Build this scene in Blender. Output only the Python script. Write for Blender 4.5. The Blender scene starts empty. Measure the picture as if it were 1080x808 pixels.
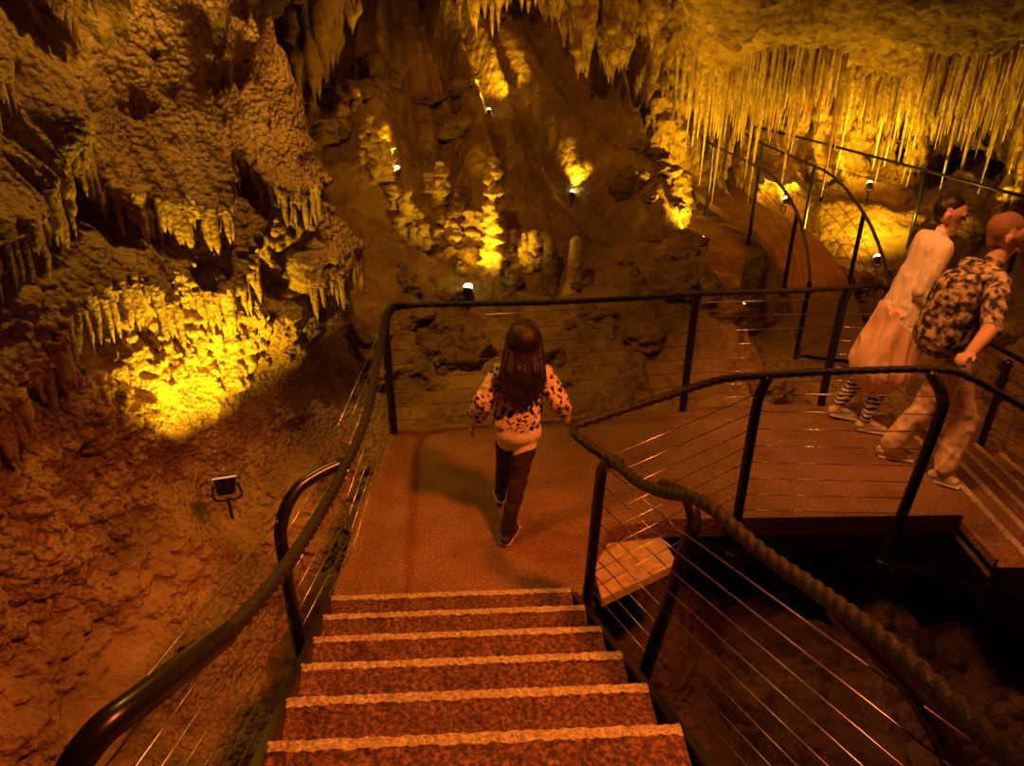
import bpy, math, random
import numpy as np
from mathutils import Vector, Matrix
random.seed(7); RNG=np.random.RandomState(11)
scene=bpy.context.scene
try:
    scene.view_settings.view_transform='Standard'; scene.view_settings.look='None'
except Exception: pass
COL=scene.collection

# ------------------------------------------------------------ noise
def _h(ix,iy,iz,s):
    h=(ix*73856093)^(iy*19349663)^(iz*83492791)^(s*26544357)
    h&=0xffffffff
    h=((h^(h>>16))*0x45d9f3b)&0xffffffff
    h=((h^(h>>16))*0x45d9f3b)&0xffffffff
    h=h^(h>>16)
    return h/4294967296.0
def vn(P,sc=1.0,seed=0):
    Q=P*np.asarray(sc,dtype=float)
    I=np.floor(Q).astype(np.int64); F=Q-I; F=F*F*F*(F*(F*6-15)+10)
    r=0
    for a in (0,1):
        wa=F[:,0] if a else 1-F[:,0]
        for b in (0,1):
            wb=F[:,1] if b else 1-F[:,1]
            for c in (0,1):
                wc=F[:,2] if c else 1-F[:,2]
                r=r+wa*wb*wc*_h(I[:,0]+a,I[:,1]+b,I[:,2]+c,seed)
    return r
def fbm(P,sc=1.0,o=4,seed=0):
    sc=np.asarray(sc,dtype=float); r=0;a=.5;t=0
    for i in range(o):
        r=r+a*vn(P,sc*(2.03**i),seed+i*17); t+=a; a*=.5
    return r/t
def worley(P,sc=1.0,seed=0):
    Q=P*np.asarray(sc,dtype=float)
    I=np.floor(Q).astype(np.int64)
    best=np.full(len(P),9.0)
    for a in (-1,0,1):
        for b in (-1,0,1):
            for c in (-1,0,1):
                x=I[:,0]+a;y=I[:,1]+b;z=I[:,2]+c
                dx=x+_h(x,y,z,seed)-Q[:,0];dy=y+_h(x,y,z,seed+5)-Q[:,1];dz=z+_h(x,y,z,seed+9)-Q[:,2]
                best=np.minimum(best,dx*dx+dy*dy+dz*dz)
    return np.sqrt(best)
def dome(w,c=.8): return np.sqrt(np.clip(1-(w/c)**2,0,1))
def sstep(a,b,x):
    t=np.clip((x-a)/(b-a),0,1); return t*t*(3-2*t)

# ------------------------------------------------------------ materials
def newmat(name):
    m=bpy.data.materials.new(name); m.use_nodes=True
    nt=m.node_tree; b=nt.nodes['Principled BSDF']
    return m,nt,b
def N(nt,t,**k):
    n=nt.nodes.new(t)
    for a,v in k.items():
        if a in n.inputs: n.inputs[a].default_value=v
        else: setattr(n,a,v)
    return n
def ramp(nt,src,stops):
    r=nt.nodes.new('ShaderNodeValToRGB')
    e=r.color_ramp.elements
    while len(e)<len(stops): e.new(.5)
    for i,(p,c) in enumerate(stops):
        e[i].position=p; e[i].color=(c[0],c[1],c[2],1)
    nt.links.new(src,r.inputs[0]); return r.outputs[0]
def coords(nt,scale=(1,1,1)):
    tc=nt.nodes.new('ShaderNodeTexCoord'); mp=nt.nodes.new('ShaderNodeMapping')
    mp.inputs['Scale'].default_value=scale
    nt.links.new(tc.outputs['Object'],mp.inputs[0]); return mp.outputs[0]
def rockmat(name,c1,c2,c3,sc=2.0,bump=.5,fine=45,rough=.6,dist=.03,speck=0,pop=0,popd=.03):
    m,nt,b=newmat(name); co=coords(nt)
    n1=N(nt,'ShaderNodeTexNoise',Scale=sc,Detail=8.0,Roughness=.65); nt.links.new(co,n1.inputs['Vector'])
    col=ramp(nt,n1.outputs[0],[(.3,c1),(.5,c2),(.72,c3)])
    n2=N(nt,'ShaderNodeTexNoise',Scale=fine,Detail=6.0,Roughness=.7); nt.links.new(co,n2.inputs['Vector'])
    if speck:
        mx=N(nt,'ShaderNodeMix',data_type='RGBA',blend_type='MULTIPLY'); mx.inputs[0].default_value=speck
        g=ramp(nt,n2.outputs[0],[(.38,(.12,.1,.09)),(.5,(.6,.6,.6)),(.64,(1.6,1.6,1.6))])
        nt.links.new(col,mx.inputs[6]); nt.links.new(g,mx.inputs[7]); col=mx.outputs[2]
    nt.links.new(col,b.inputs['Base Color'])
    v=N(nt,'ShaderNodeTexVoronoi',Scale=fine*.55); nt.links.new(co,v.inputs['Vector'])
    ma=N(nt,'ShaderNodeMath',operation='SUBTRACT'); nt.links.new(n2.outputs[0],ma.inputs[0]); nt.links.new(v.outputs['Distance'],ma.inputs[1])
    bp=N(nt,'ShaderNodeBump',Strength=bump,Distance=dist); nt.links.new(ma.outputs[0],bp.inputs['Height'])
    if pop:
        # cauliflower / popcorn nodules, patchy
        v2=N(nt,'ShaderNodeTexVoronoi',Scale=pop); nt.links.new(co,v2.inputs['Vector'])
        mr=N(nt,'ShaderNodeMapRange'); mr.inputs[1].default_value=0; mr.inputs[2].default_value=.75; mr.inputs[3].default_value=1; mr.inputs[4].default_value=0
        nt.links.new(v2.outputs['Distance'],mr.inputs[0])
        sq=N(nt,'ShaderNodeMath',operation='POWER'); sq.inputs[1].default_value=.6; nt.links.new(mr.outputs[0],sq.inputs[0])
        pn=N(nt,'ShaderNodeTexNoise',Scale=1.3,Detail=2.0); nt.links.new(co,pn.inputs['Vector'])
        pr=ramp(nt,pn.outputs[0],[(.36,(.25,.25,.25)),(.5,(1,1,1))])
        mu=N(nt,'ShaderNodeMath',operation='MULTIPLY'); nt.links.new(sq.outputs[0],mu.inputs[0]); nt.links.new(pr,mu.inputs[1])
        b2=N(nt,'ShaderNodeBump',Strength=1.0,Distance=popd); nt.links.new(mu.outputs[0],b2.inputs['Height'])
        nt.links.new(b2.outputs[0],bp.inputs['Normal'])
    nt.links.new(bp.outputs[0],b.inputs['Normal']); b.inputs['Roughness'].default_value=rough
    return m
def plain(name,c,rough=.6,metal=0,bump=0,bs=60,var=.25):
    m,nt,b=newmat(name); co=coords(nt)
    n1=N(nt,'ShaderNodeTexNoise',Scale=bs,Detail=4.0); nt.links.new(co,n1.inputs['Vector'])
    d=tuple(x*(1-var) for x in c); u=tuple(min(1,x*(1+var)) for x in c)
    nt.links.new(ramp(nt,n1.outputs[0],[(.3,d),(.7,u)]),b.inputs['Base Color'])
    b.inputs['Roughness'].default_value=rough; b.inputs['Metallic'].default_value=metal
    if bump:
        bp=N(nt,'ShaderNodeBump',Strength=bump,Distance=.01); nt.links.new(n1.outputs[0],bp.inputs['Height']); nt.links.new(bp.outputs[0],b.inputs['Normal'])
    return m
def spots(name,base,dark,sc,lo,hi,warp=.0,stretch=(1,1,1),kind='vor',rough=.8):
    m,nt,b=newmat(name); co=coords(nt,stretch)
    if kind=='vor':
        n=N(nt,'ShaderNodeTexNoise',Scale=sc*1.5,Detail=2.0); nt.links.new(co,n.inputs['Vector'])
        mx=N(nt,'ShaderNodeMix',data_type='VECTOR'); mx.inputs[0].default_value=warp
        nt.links.new(co,mx.inputs[4]); nt.links.new(n.outputs['Color'],mx.inputs[5])
        v=N(nt,'ShaderNodeTexVoronoi',Scale=sc); nt.links.new(mx.outputs[1],v.inputs['Vector']); src=v.outputs['Distance']
        c=ramp(nt,src,[(0,(base[0]*.45,base[1]*.3,base[2]*.2)),(lo*.45,dark),(lo,dark),(hi,base)])
    elif kind=='wave':
        w=N(nt,'ShaderNodeTexWave',Scale=sc,Distortion=6.0,Detail=2.0); w.inputs['Detail Scale'].default_value=1.5
        w.bands_direction='Z'
        nt.links.new(co,w.inputs['Vector']); c=ramp(nt,w.outputs[0],[(lo,dark),(hi,base)])
    else:
        n=N(nt,'ShaderNodeTexNoise',Scale=sc,Detail=1.5); nt.links.new(co,n.inputs['Vector'])
        c=ramp(nt,n.outputs[0],[(.42,dark),(.46,(.2,.16,.09)),(.54,(.25,.2,.12)),(.58,base)])
    nt.links.new(c,b.inputs['Base Color']); b.inputs['Roughness'].default_value=rough
    return m
def emis(name,c,s):
    m,nt,b=newmat(name); b.inputs['Emission Color'].default_value=(*c,1); b.inputs['Emission Strength'].default_value=s
    b.inputs['Base Color'].default_value=(*c,1); return m

M_wall=rockmat('flowstone_wall',(.20,.13,.07),(.42,.29,.16),(.62,.47,.28),sc=1.6,bump=.7,fine=60,rough=.42,dist=.022,pop=25,popd=.035)
M_fringe=rockmat('fringe_dripstone',(.20,.13,.07),(.40,.27,.15),(.6,.45,.26),sc=3,bump=.6,fine=60,rough=.45,dist=.02)
M_slope=rockmat('flowstone_slope',(.13,.08,.035),(.32,.20,.09),(.54,.37,.18),sc=1.1,bump=.7,fine=20,rough=.5,dist=.06,pop=8,popd=.03)
M_pit=rockmat('pit_rock_shaded',(.045,.027,.016),(.115,.07,.04),(.19,.12,.07),sc=1.4,bump=.8,fine=24,rough=.65,dist=.05,pop=9,popd=.04)  # dark brown rock, colour lowered further to stand in for weaker light
M_back=rockmat('flowstone_back',(.15,.09,.035),(.40,.25,.10),(.62,.44,.2),sc=1.5,bump=.8,fine=16,rough=.6,dist=.07,pop=7,popd=.06)
M_stal=rockmat('dripstone',(.3,.2,.1),(.55,.4,.2),(.78,.62,.34),sc=5,bump=.6,fine=30,rough=.5)
M_dark=rockmat('boulder_rock',(.11,.07,.038),(.26,.165,.085),(.40,.27,.15),sc=2.5,bump=.8,fine=22,rough=.7,dist=.05,pop=12,popd=.04)
M_path=rockmat('path_concrete',(.28,.15,.08),(.41,.235,.13),(.52,.32,.19),sc=3,bump=1,fine=85,rough=.7,dist=.015,speck=.65)
M_tread=rockmat('tread_concrete',(.22,.105,.06),(.34,.165,.095),(.46,.24,.14),sc=7,bump=1.0,fine=62,rough=.75,dist=.03,speck=.9)
M_nose=rockmat('tread_nosing',(.6,.48,.3),(.9,.76,.5),(1.,.9,.65),sc=22,bump=1.0,fine=80,rough=.7,dist=.02,speck=.5)
M_black=plain('black_painted_steel',(.012,.011,.010),rough=.28,metal=.0)
M_rope=plain('black_rope_wrap',(.015,.013,.011),rough=.42,bump=.6,bs=150)
M_wire=plain('steel_cable',(.55,.5,.45),rough=.3,metal=1)
M_wood=plain('slab_edge',(.6,.46,.26),rough=.6,bump=.3,bs=20)

# ------------------------------------------------------------ mesh builder
class MB:
    def __init__(s): s.v=[];s.f=[];s.m=[];s.n=0
    def add(s,v,f,mat=0):
        v=np.asarray(v,dtype=float).reshape(-1,3)
        o=s.n; s.v.append(v); s.n+=len(v)
        for q in f: s.f.append(tuple(int(i)+o for i in q)); s.m.append(mat)
    def obj(s,name,mats,smooth=True,parent=None,origin=None):
        V=np.vstack(s.v)
        if origin is not None: V=V-np.asarray(origin)
        me=bpy.data.meshes.new(name); me.from_pydata(V.tolist(),[],s.f)
        for m in mats: me.materials.append(m)
        me.polygons.foreach_set('material_index',s.m)
        me.polygons.foreach_set('use_smooth',[smooth]*len(s.f)); me.update()
        o=bpy.data.objects.new(name,me); COL.objects.link(o)
        if origin is not None: o.location=origin
        if parent: o.parent=parent
        return o
def gridmesh(name,P,nu,nv,mat,flip=False):
    me=bpy.data.meshes.new(name)
    i=np.arange(nu*nv).reshape(nu,nv)
    a=i[:-1,:-1].ravel();b=i[1:,:-1].ravel();c=i[1:,1:].ravel();d=i[:-1,1:].ravel()
    F=np.stack([a,b,c,d] if not flip else [d,c,b,a],1)
    me.vertices.add(len(P)); me.vertices.foreach_set('co',P.astype(np.float32).ravel())
    me.loops.add(F.size); me.loops.foreach_set('vertex_index',F.astype(np.int32).ravel())
    me.polygons.add(len(F)); me.polygons.foreach_set('loop_start',np.arange(0,F.size,4,dtype=np.int32))
    me.polygons.foreach_set('loop_total',np.full(len(F),4,dtype=np.int32))
    me.update(calc_edges=True); me.validate()
    me.polygons.foreach_set('use_smooth',[True]*len(me.polygons))
    me.materials.append(mat); o=bpy.data.objects.new(name,me); COL.objects.link(o); return o
def catmull(pts,step=.03):
    p=np.asarray(pts,dtype=float)
    if len(p)==2:
        n=max(2,int(np.linalg.norm(p[1]-p[0])/step)); t=np.linspace(0,1,n)[:,None]; return p[0]*(1-t)+p[1]*t
    q=np.vstack([2*p[0]-p[1],p,2*p[-1]-p[-2]]); out=[]
    for i in range(1,len(q)-2):
        n=max(2,int(np.linalg.norm(q[i+1]-q[i])/step))
        for t in np.linspace(0,1,n,endpoint=False):
            a,b,c,d=q[i-1],q[i],q[i+1],q[i+2]
            out.append(.5*((2*b)+(-a+c)*t+(2*a-5*b+4*c-d)*t*t+(-a+3*b-3*c+d)*t**3))
    out.append(p[-1]); return np.array(out)
def sweep(mb,path,r,mat=0,seg=10,lobes=0,pitch=.05,amp=.18,rf=None):
    P=np.asarray(path,dtype=float); n=len(P)
    T=np.gradient(P,axis=0); T/=np.linalg.norm(T,axis=1)[:,None]+1e-12
    u=np.cross(T[0],[0,0,1]); 
    if np.linalg.norm(u)<.1: u=np.cross(T[0],[1,0,0])
    u/=np.linalg.norm(u); L=np.concatenate([[0],np.cumsum(np.linalg.norm(np.diff(P,axis=0),axis=1))])
    th=np.linspace(0,2*np.pi,seg,endpoint=False); V=[]
    for i in range(n):
        u=u-T[i]*np.dot(u,T[i]); u/=np.linalg.norm(u); w=np.cross(T[i],u)
        rr=(r if rf is None else rf(L[i]/L[-1]))
        rad=np.full(seg,rr)
        if lobes: rad=rr*(1+amp*np.abs(np.cos((lobes*th-2*np.pi*L[i]/pitch)/2))-amp*.5)
        V.append(P[i]+np.outer(rad*np.cos(th),u)+np.outer(rad*np.sin(th),w))
    V=np.vstack(V); F=[]
    for i in range(n-1):
        for j in range(seg):
            k=(j+1)%seg; F.append((i*seg+j,i*seg+k,(i+1)*seg+k,(i+1)*seg+j))
    F.append(tuple(range(seg-1,-1,-1))); F.append(tuple((n-1)*seg+j for j in range(seg)))
    mb.add(V,F,mat)
def box(mb,c,s,mat=0,u=(1,0,0),v=(0,1,0)):
    c=np.array(c);u=np.array(u)*s[0]/2;v=np.array(v)*s[1]/2;w=np.array([0,0,s[2]/2])
    V=[c+a*u+b*v+d*w for d in(-1,1) for b in(-1,1) for a in(-1,1)]
    mb.add(V,[(0,2,3,1),(4,5,7,6),(0,1,5,4),(2,6,7,3),(0,4,6,2),(1,3,7,5)],mat)
def prism(mb,poly,z0,z1,mat=0,matside=None):
    n=len(poly); V=[(x,y,z0) for x,y in poly]+[(x,y,z1) for x,y in poly]
    mb.add(V,[tuple(range(n,2*n))],mat)
    mb.add(V,[tuple(range(n-1,-1,-1))]+[(i,(i+1)%n,n+(i+1)%n,n+i) for i in range(n)],mat if matside is None else matside)
def lathe(mb,x,y,z0,z1,rf,knob=.1,seg=14,n=22,seed=0,mat=0,lean=(0,0),fr=12):
    t=np.linspace(0,1,n); th=np.linspace(0,2*np.pi,seg,endpoint=False)
    T,H=np.meshgrid(t,th,indexing='ij'); r=np.array([rf(a) for a in t])[:,None]*np.ones((1,seg))
    P=np.stack([x+lean[0]*T+r*np.cos(H),y+lean[1]*T+r*np.sin(H),z0+(z1-z0)*T],-1).reshape(-1,3)
    k=(fbm(P,fr,2,seed)-.5)*2*knob
    c=np.stack([x+lean[0]*T,y+lean[1]*T,z0+(z1-z0)*T],-1).reshape(-1,3)
    P=c+(P-c)*(1+k)[:,None]
    F=[(i*seg+j,i*seg+(j+1)%seg,(i+1)*seg+(j+1)%seg,(i+1)*seg+j) for i in range(n-1) for j in range(seg)]
    F.append(tuple(range(seg-1,-1,-1))); F.append(tuple((n-1)*seg+j for j in range(seg)))
    mb.add(P,F,mat)

# ------------------------------------------------------------ cave: left wall
def left_wall():
    dense=catmull([(-3.4,-1.8,0),(-3.1,.6,0),(-2.95,2.0,0),(-2.8,3.3,0),(-2.55,4.4,0),(-2.15,5.05,0),(-1.80,5.5,0),(-1.85,6.1,0),(-3.0,7.1,0),(-6,8.2,0)],.004)
    Sd=np.concatenate([[0],np.cumsum(np.linalg.norm(np.diff(dense,axis=0),axis=1))])
    st=np.where((dense[:,1]>1.6)&(dense[:,1]<6.4)&(dense[:,0]>-3.2),.0115,.04)
    cnt=np.concatenate([[0],np.cumsum(np.diff(Sd)/st[1:])]); k=np.arange(0,cnt[-1])
    S=np.interp(k,cnt,Sd); plan=np.stack([np.interp(S,Sd,dense[:,i]) for i in range(3)],1)
    T=np.stack([np.gradient(plan[:,i],S) for i in range(3)],1);T/=np.linalg.norm(T,axis=1)[:,None]
    nrm=np.stack([T[:,1],-T[:,0],T[:,2]*0],1)
    nu=len(plan); z=np.concatenate([np.arange(-1.9,-1.2,.04),np.arange(-1.2,3.3,.011),np.arange(3.3,4.9,.05)]);nv=len(z)
    f=np.interp(z,[-1.8,-1.1,-.6,-.25,0,.5,1,2,3,4.8],[1.8,1.3,.85,.40,.24,.16,.06,-.10,-.15,.5])
    P=(plan[:,None,:]+nrm[:,None,:]*f[None,:,None]); P[:,:,2]=z[None,:]
    P=P.reshape(-1,3); NN=np.repeat(nrm,nv,axis=0); SS=np.repeat(S,nv); ZZ=np.tile(z,nu)
    SP=np.stack([SS,ZZ,ZZ*0],1)
    d=(fbm(P,.9,3,1)-.5)*.45+(fbm(P,2.6,3,31)-.5)*.30
    ph=ZZ*1.15+fbm(SP,(1.3,.5,1),2,3)*2.6+vn(SP,(3.2,.6,1),13)*.55
    fr=ph-np.floor(ph); saw=(1-fr)*sstep(0,.12,fr)
    up=sstep(.5,1.5,ZZ+(fbm(P,1.0,2,77)-.5))
    amp=.25+.75*sstep(.38,.62,fbm(SP,(.9,.7,1),2,19))
    d+=saw*amp*(.05+.21*up)
    wob=SP.copy(); wob[:,0]+=(fbm(SP,(2,2,1),2,6)-.5)*.25
    rib=1-np.abs(2*vn(wob,(6,.5,1),5)-1); rib2=1-np.abs(2*vn(wob,(15,1.0,1),8)-1)
    under=np.exp(-((fr-.2)/.4)**2)
    d+=(rib*.15+rib2*.075)*(.45+.55*under)*(.15+.85*up)
    low=1-sstep(-.9,-.4,ZZ+.8*(fbm(P,.9,2,45)-.5))
    pm=np.clip(sstep(.34,.48,fbm(P,1.1,3,41)),0,1)*(1-.6*low)*.85+.15
    pm=pm*(1-.72*sstep(1.2,1.9,ZZ+.8*(fbm(P,1.0,2,43)-.5)))
    Pj=P+.03*(np.stack([fbm(P,9,2,47),fbm(P,9,2,48),fbm(P,9,2,49)],1)-.5)
    w0=worley(P,(4.5,4.5,4),12); w1=worley(Pj,(12,12,10.5),2); w2=worley(P,(25,25,23),4)
    d+=pm*(.05*dome(w0,.9)+.075*dome(w1,.78)+.034*dome(w2,.82))
    d+=low*(.06*(1-np.abs(2*fbm(P,(5,5,2),2,46)-1)))
    Q=P+NN*d[:,None]; Q[:,2]-=.05*pm*dome(w1,.85)*.4
    gridmesh('wall_left',Q,nu,nv,M_wall,flip=False)
    sel=np.where((fr>.10)&(fr<.15)&(ZZ>.8)&(ZZ<3.2)&(amp>.5)&(Q[:,1]>1.8)&(Q[:,1]<6.3))[0]
    sel=RNG.choice(sel,min(520,len(sel)),replace=False); mb=MB()
    for i in sel:
        p=Q[i]-NN[i]*.035; L=random.uniform(.06,.30); r=random.uniform(.014,.034)
        lathe(mb,p[0],p[1],p[2]+.06,p[2]-L,lambda t:r*(1.3-.6*t)*(1 if t<.7 else max(.05,1-((t-.7)/.3)**1.8)),.5,7,12,random.randint(0,999),fr=20)
    mb.obj('dripstone_fringe',[M_fringe])
left_wall()

# ------------------------------------------------------------ cave: ground
Yk=[-3,3,4.5,5.5,7,8,9.5,11,12.5,16]
Zc=[-1.7,-1.45,-1.0,-.6,-.3,0,.85,1.95,3.0,5.2]
Zr=[-1.7,-1.5,-1.3,-1.1,-.95,-.85,-.6,-.35,-.1,.6]
def base_h(x,y):
    c=np.interp(y,Yk,Zc); r=np.interp(y,Yk,Zr)
    xb=np.interp(y,[5,8.8,12,15],[2.9,2.3,1.6,1.2])
    w=sstep(-.55,.45,x-xb)
    h=c*(1-w)+r*w
    h=h+np.clip(-x-.9,0,5)*.45*sstep(6.3,8,y)
    return h
def ground():
    xs=np.arange(-6,12,.034); ys=np.arange(-1.5,15.5,.03)
    X,Y=np.meshgrid(xs,ys,indexing='ij'); x=X.ravel();y=Y.ravel()
    h=base_h(x,y); P=np.stack([x,y,h],1)
    far=sstep(5.5,7.5,y)
    h=h+(fbm(P,.55,3,51)-.5)*.8*(.5+.5*far)+(fbm(P,1.6,4,52)-.5)*.34
    a=np.arctan2(y-15.5,x+2.4); R=np.stack([a*11,np.hypot(x+2.4,y-15.5)*.22,h*0],1)
    rid=1-np.abs(2*fbm(R,1.0,3,53)-1)
    h=h+far*sstep(7.6,9.6,y)*(rid-.5)*.85
    g=np.exp(-((x-(.9-(y-9)*.8))/.28)**2)*sstep(8,9,y)
    h=h-.28*g
    rocky=sstep(.42,.58,fbm(P,.55,2,54)); rocky=np.where((y>5)&(y<8.2),np.maximum(rocky,.8),rocky)
    near=1-sstep(3.8,4.4,y); rocky=np.maximum(rocky,near*.95)
    Pw=P+.16*(np.stack([fbm(P,2,3,57),fbm(P,2,3,58),fbm(P,2,3,59)],1)-.5)*2
    w=worley(Pw,(2.1,2.4,2.4),55); w2=worley(Pw,(6,6,6),56)
    h=h+rocky*((.26+.25*near)*dome(w,.9)+.10*dome(w2,.9)+.14*(fbm(P,5,3,60)-.5))+(1-rocky)*.035*dome(w2,.9)
    under=(x>-1.3)&(x<5.2)&(y<5.6)
    lim=np.interp(x,[2.8,3.0,5.2],[-.55,-.75,-1.9])
    h=np.where(under,np.minimum(h,lim+.1*(fbm(P,2,3,61)-.5)),h)
    cp=(x>2.4)&(x<4.6)&(y>6.6)&(y<13)
    h=np.where(cp,np.minimum(h,np.interp(y,[6.6,7.9,8.8,9.8,13],[-.9,-.68,-.45,-.3,-.05])),h)
    P=np.stack([x,y,h],1)
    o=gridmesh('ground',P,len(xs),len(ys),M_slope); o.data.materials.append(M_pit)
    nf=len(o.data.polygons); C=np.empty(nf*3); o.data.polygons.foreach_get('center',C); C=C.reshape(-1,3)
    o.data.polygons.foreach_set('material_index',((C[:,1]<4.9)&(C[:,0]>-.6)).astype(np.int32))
    return xs,ys,h.reshape(X.shape)
GX,GY,GH=ground()
def gz(x,y):
    i=int(round((x-GX[0])/.034)); j=int(round((y-GY[0])/.03))
    return float(GH[min(max(i,0),len(GX)-1),min(max(j,0),len(GY)-1)])

# ------------------------------------------------------------ back wall and ceiling
def back_wall():
    xs=np.arange(-7,13,.035); zs=np.arange(-1.5,5.0,.03)
    X,Z=np.meshgrid(xs,zs,indexing='ij'); x=X.ravel(); z=Z.ravel()
    y=13.6-.02*x+ .0*z - np.clip(x-7,0,9)*.45 ; P=np.stack([x,y,z],1); Q=P.copy(); Q[:,1]=0
    d=(fbm(Q,.6,3,61)-.5)*1.6
    Qw=Q.copy(); Qw[:,0]+=(fbm(Q,1.2,2,66)-.5)*.5
    rib=1-np.abs(2*vn(Qw,(2.2,1,.28),62)-1); rib2=1-np.abs(2*vn(Qw,(5.5,1,.6),63)-1); rib3=1-np.abs(2*vn(Qw,(12,1,1.2),67)-1)
    ph=z*1.0+fbm(Q,(1.4,1,.8),2,64)*2.6; fr=ph-np.floor(ph); saw=(1-fr)*sstep(0,.08,fr)
    d+=rib**2*.8+rib2*.35+rib3*.12+saw*.5+.14*dome(worley(Q,(5,5,5),65),.9)
    P[:,1]-=d
    gridmesh('wall_back',P,len(xs),len(zs),M_back,flip=False)
back_wall()
def ceil_h(x,y):
    r=np.interp(y,[-2,5,7.5,9,10.5,12,15],[5.2,4.8,3.7,3.0,2.55,2.2,1.8])
    c=np.interp(y,[-2,6,9,12,15],[5.2,5.0,4.3,4.0,3.8])
    w=sstep(.8,2.6,x); return c*(1-w)+r*w
def ceiling():
    xs=np.arange(-7,13,.05); ys=np.arange(-2,15,.04)
    X,Y=np.meshgrid(xs,ys,indexing='ij'); x=X.ravel();y=Y.ravel(); h=ceil_h(x,y); P=np.stack([x,y,h],1)
    h=h+(fbm(P,.6,4,71)-.5)*.7-.16*dome(worley(P,(5,5,5),72),.9)-.30*(1-np.abs(2*vn(P,(.5,2.2,1),73)-1))-.14*(1-np.abs(2*fbm(P,(4,6,4),2,74)-1))
    P[:,2]=h; gridmesh('ceiling',P,len(xs),len(ys),M_back,flip=True); return xs,ys,h.reshape(X.shape)
CX,CY,CH=ceiling()
def cz(x,y):
    i=int(round((x-CX[0])/.05)); j=int(round((y-CY[0])/.04))
    return float(CH[min(max(i,0),len(CX)-1),min(max(j,0),len(CY)-1)])
def side_wall(name,axis,seed):
    if axis=='x':
        a=np.arange(-2,15,.12); fn=lambda s,z:(np.full_like(s,12.0),s)
    else:
        a=np.arange(-7,13,.12); fn=lambda s,z:(s,np.full_like(s,-1.6))
    zs=np.arange(-2.2,6,.12); A,Z=np.meshgrid(a,zs,indexing='ij'); s=A.ravel(); z=Z.ravel()
    x,y=fn(s,z); P=np.stack([x,y,z],1); d=(fbm(P,.7,4,seed)-.5)*1.2+.25*(1-np.abs(2*vn(P,(2,2,.4),seed+3)-1))
    if axis=='x': P[:,0]-=d
    else: P[:,1]-=np.abs(d)
    gridmesh(name,P,len(a),len(zs),M_back)
side_wall('wall_right','x',81); side_wall('wall_near','y',85)

# ------------------------------------------------------------ speleothems
def stalagmite(x,y,h,r,knob=.35,name='stalagmite',z=None,tip=.35,bul=0,seg=20,mat=M_stal,fr=12,bf=26):
    z=gz(x,y) if z is None else z
    mb=MB()
    lathe(mb,x,y,z-.12,z+h,lambda t:r*(1.25-.25*min(1,t*4))*(1-(1-tip)*t)*(math.sqrt(max(0.02,1-((t-.9)/.1)**2)) if t>.9 else 1)*(1+bul*math.sin(t*bf)),knob,seg,90,random.randint(0,999),fr=fr)
    o=mb.obj(name,[mat]); return o
stalagmite(-.2,8.0,1.42,.13,.75,bul=.10,tip=.75,fr=15,bf=60,z=0.0)
stalagmite(.42,7.9,.55,.12,.15,tip=.5,mat=M_dark)
stalagmite(.68,7.7,.55,.11,.12,tip=.5)
def popcorn_cluster(x,y,w,h,n,name='popcorn_stalagmite',mat=M_stal):
    mb=MB()
    for i in range(n):
        a=random.uniform(0,6.28); q=random.random()**.6*w; xx=x+q*math.cos(a); yy=y+q*math.sin(a)*.6
        hh=h*(1-.6*q/w)*random.uniform(.6,1.1); r=random.uniform(.05,.1); z=gz(xx,yy); p1=random.uniform(0,6)
        lathe(mb,xx,yy,z-.1,z+hh,lambda t:r*(1.1-.35*t)*(1 if t<.85 else math.sqrt(max(.03,1-((t-.85)/.15)**2)))*(1+.22*math.sin(t*hh*48+p1)),1.0,12,36,random.randint(0,999),fr=19)
    mb.obj(name,[mat])
for (x,y,w,h,n) in [(-1.55,8.8,.22,.55,9),(-1.2,8.55,.22,.62,9),(-.8,8.4,.3,.32,9),(-.5,8.5,.25,.4,8),(.05,8.15,.22,.45,9),(.28,8.1,.2,.45,8),(-2.0,9.3,.2,.5,6),(-.9,9.0,.25,.35,6)]:
    popcorn_cluster(x,y,w,h,n)
stalagmite(2.85,8.3,.9,.22,.35,tip=.5,mat=M_dark,fr=6)
stalagmite(2.15,9.6,.9,.2,.6,tip=.6,mat=M_dark,fr=8)
def drips(name,items,mat=M_stal):
    mb=MB()
    for (x,y,z0,L,r) in items:
        p=random.uniform(.5,1.1)
        lathe(mb,x,y,z0,z0-L,lambda t:r*((1-t)**p)+.004,.25,7,9,random.randint(0,999),lean=(random.uniform(-.02,.02)*L,random.uniform(-.02,.02)*L),fr=9)
    return mb.obj(name,[mat])
it=[]
for i in range(4600):
    x=random.uniform(2.2,10.3); y=random.uniform(9.3,12.9)
    if fbm(np.array([[x,y,0.]]),1.2,2,91)[0]<.42: continue
    L=random.choice([.12,.18,.25,.35,.45,.6,.85])*random.uniform(.7,1.2)
    it.append((x,y,cz(x,y)+.06,L,.010+L*.028))
drips('stalactite_field',it)
it=[]
for i in range(46):
    x=random.uniform(2.6,9.5); y=random.uniform(9.8,12.4)
    it.append((x,y,cz(x,y)+.06,random.uniform(1.0,2.0),.034))
drips('long_stalactites',it)
def column(x,y,r,name='cave_column',mat=M_back):
    mb=MB(); z0=gz(x,y)-.2; z1=cz(x,y)+.2
    for k in range(6):
        dx,dy=random.uniform(-r,r)*.8,random.uniform(-r,r)*.5; rr=r*random.uniform(.3,.7)
        lathe(mb,x+dx,y+dy,z0,z1,lambda t:rr*(1+.9*(2*t-1)**4)*(1+.2*math.sin(t*17+k)),.7,20,90,random.randint(0,999),fr=7)
    mb.obj(name,[mat])
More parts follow.
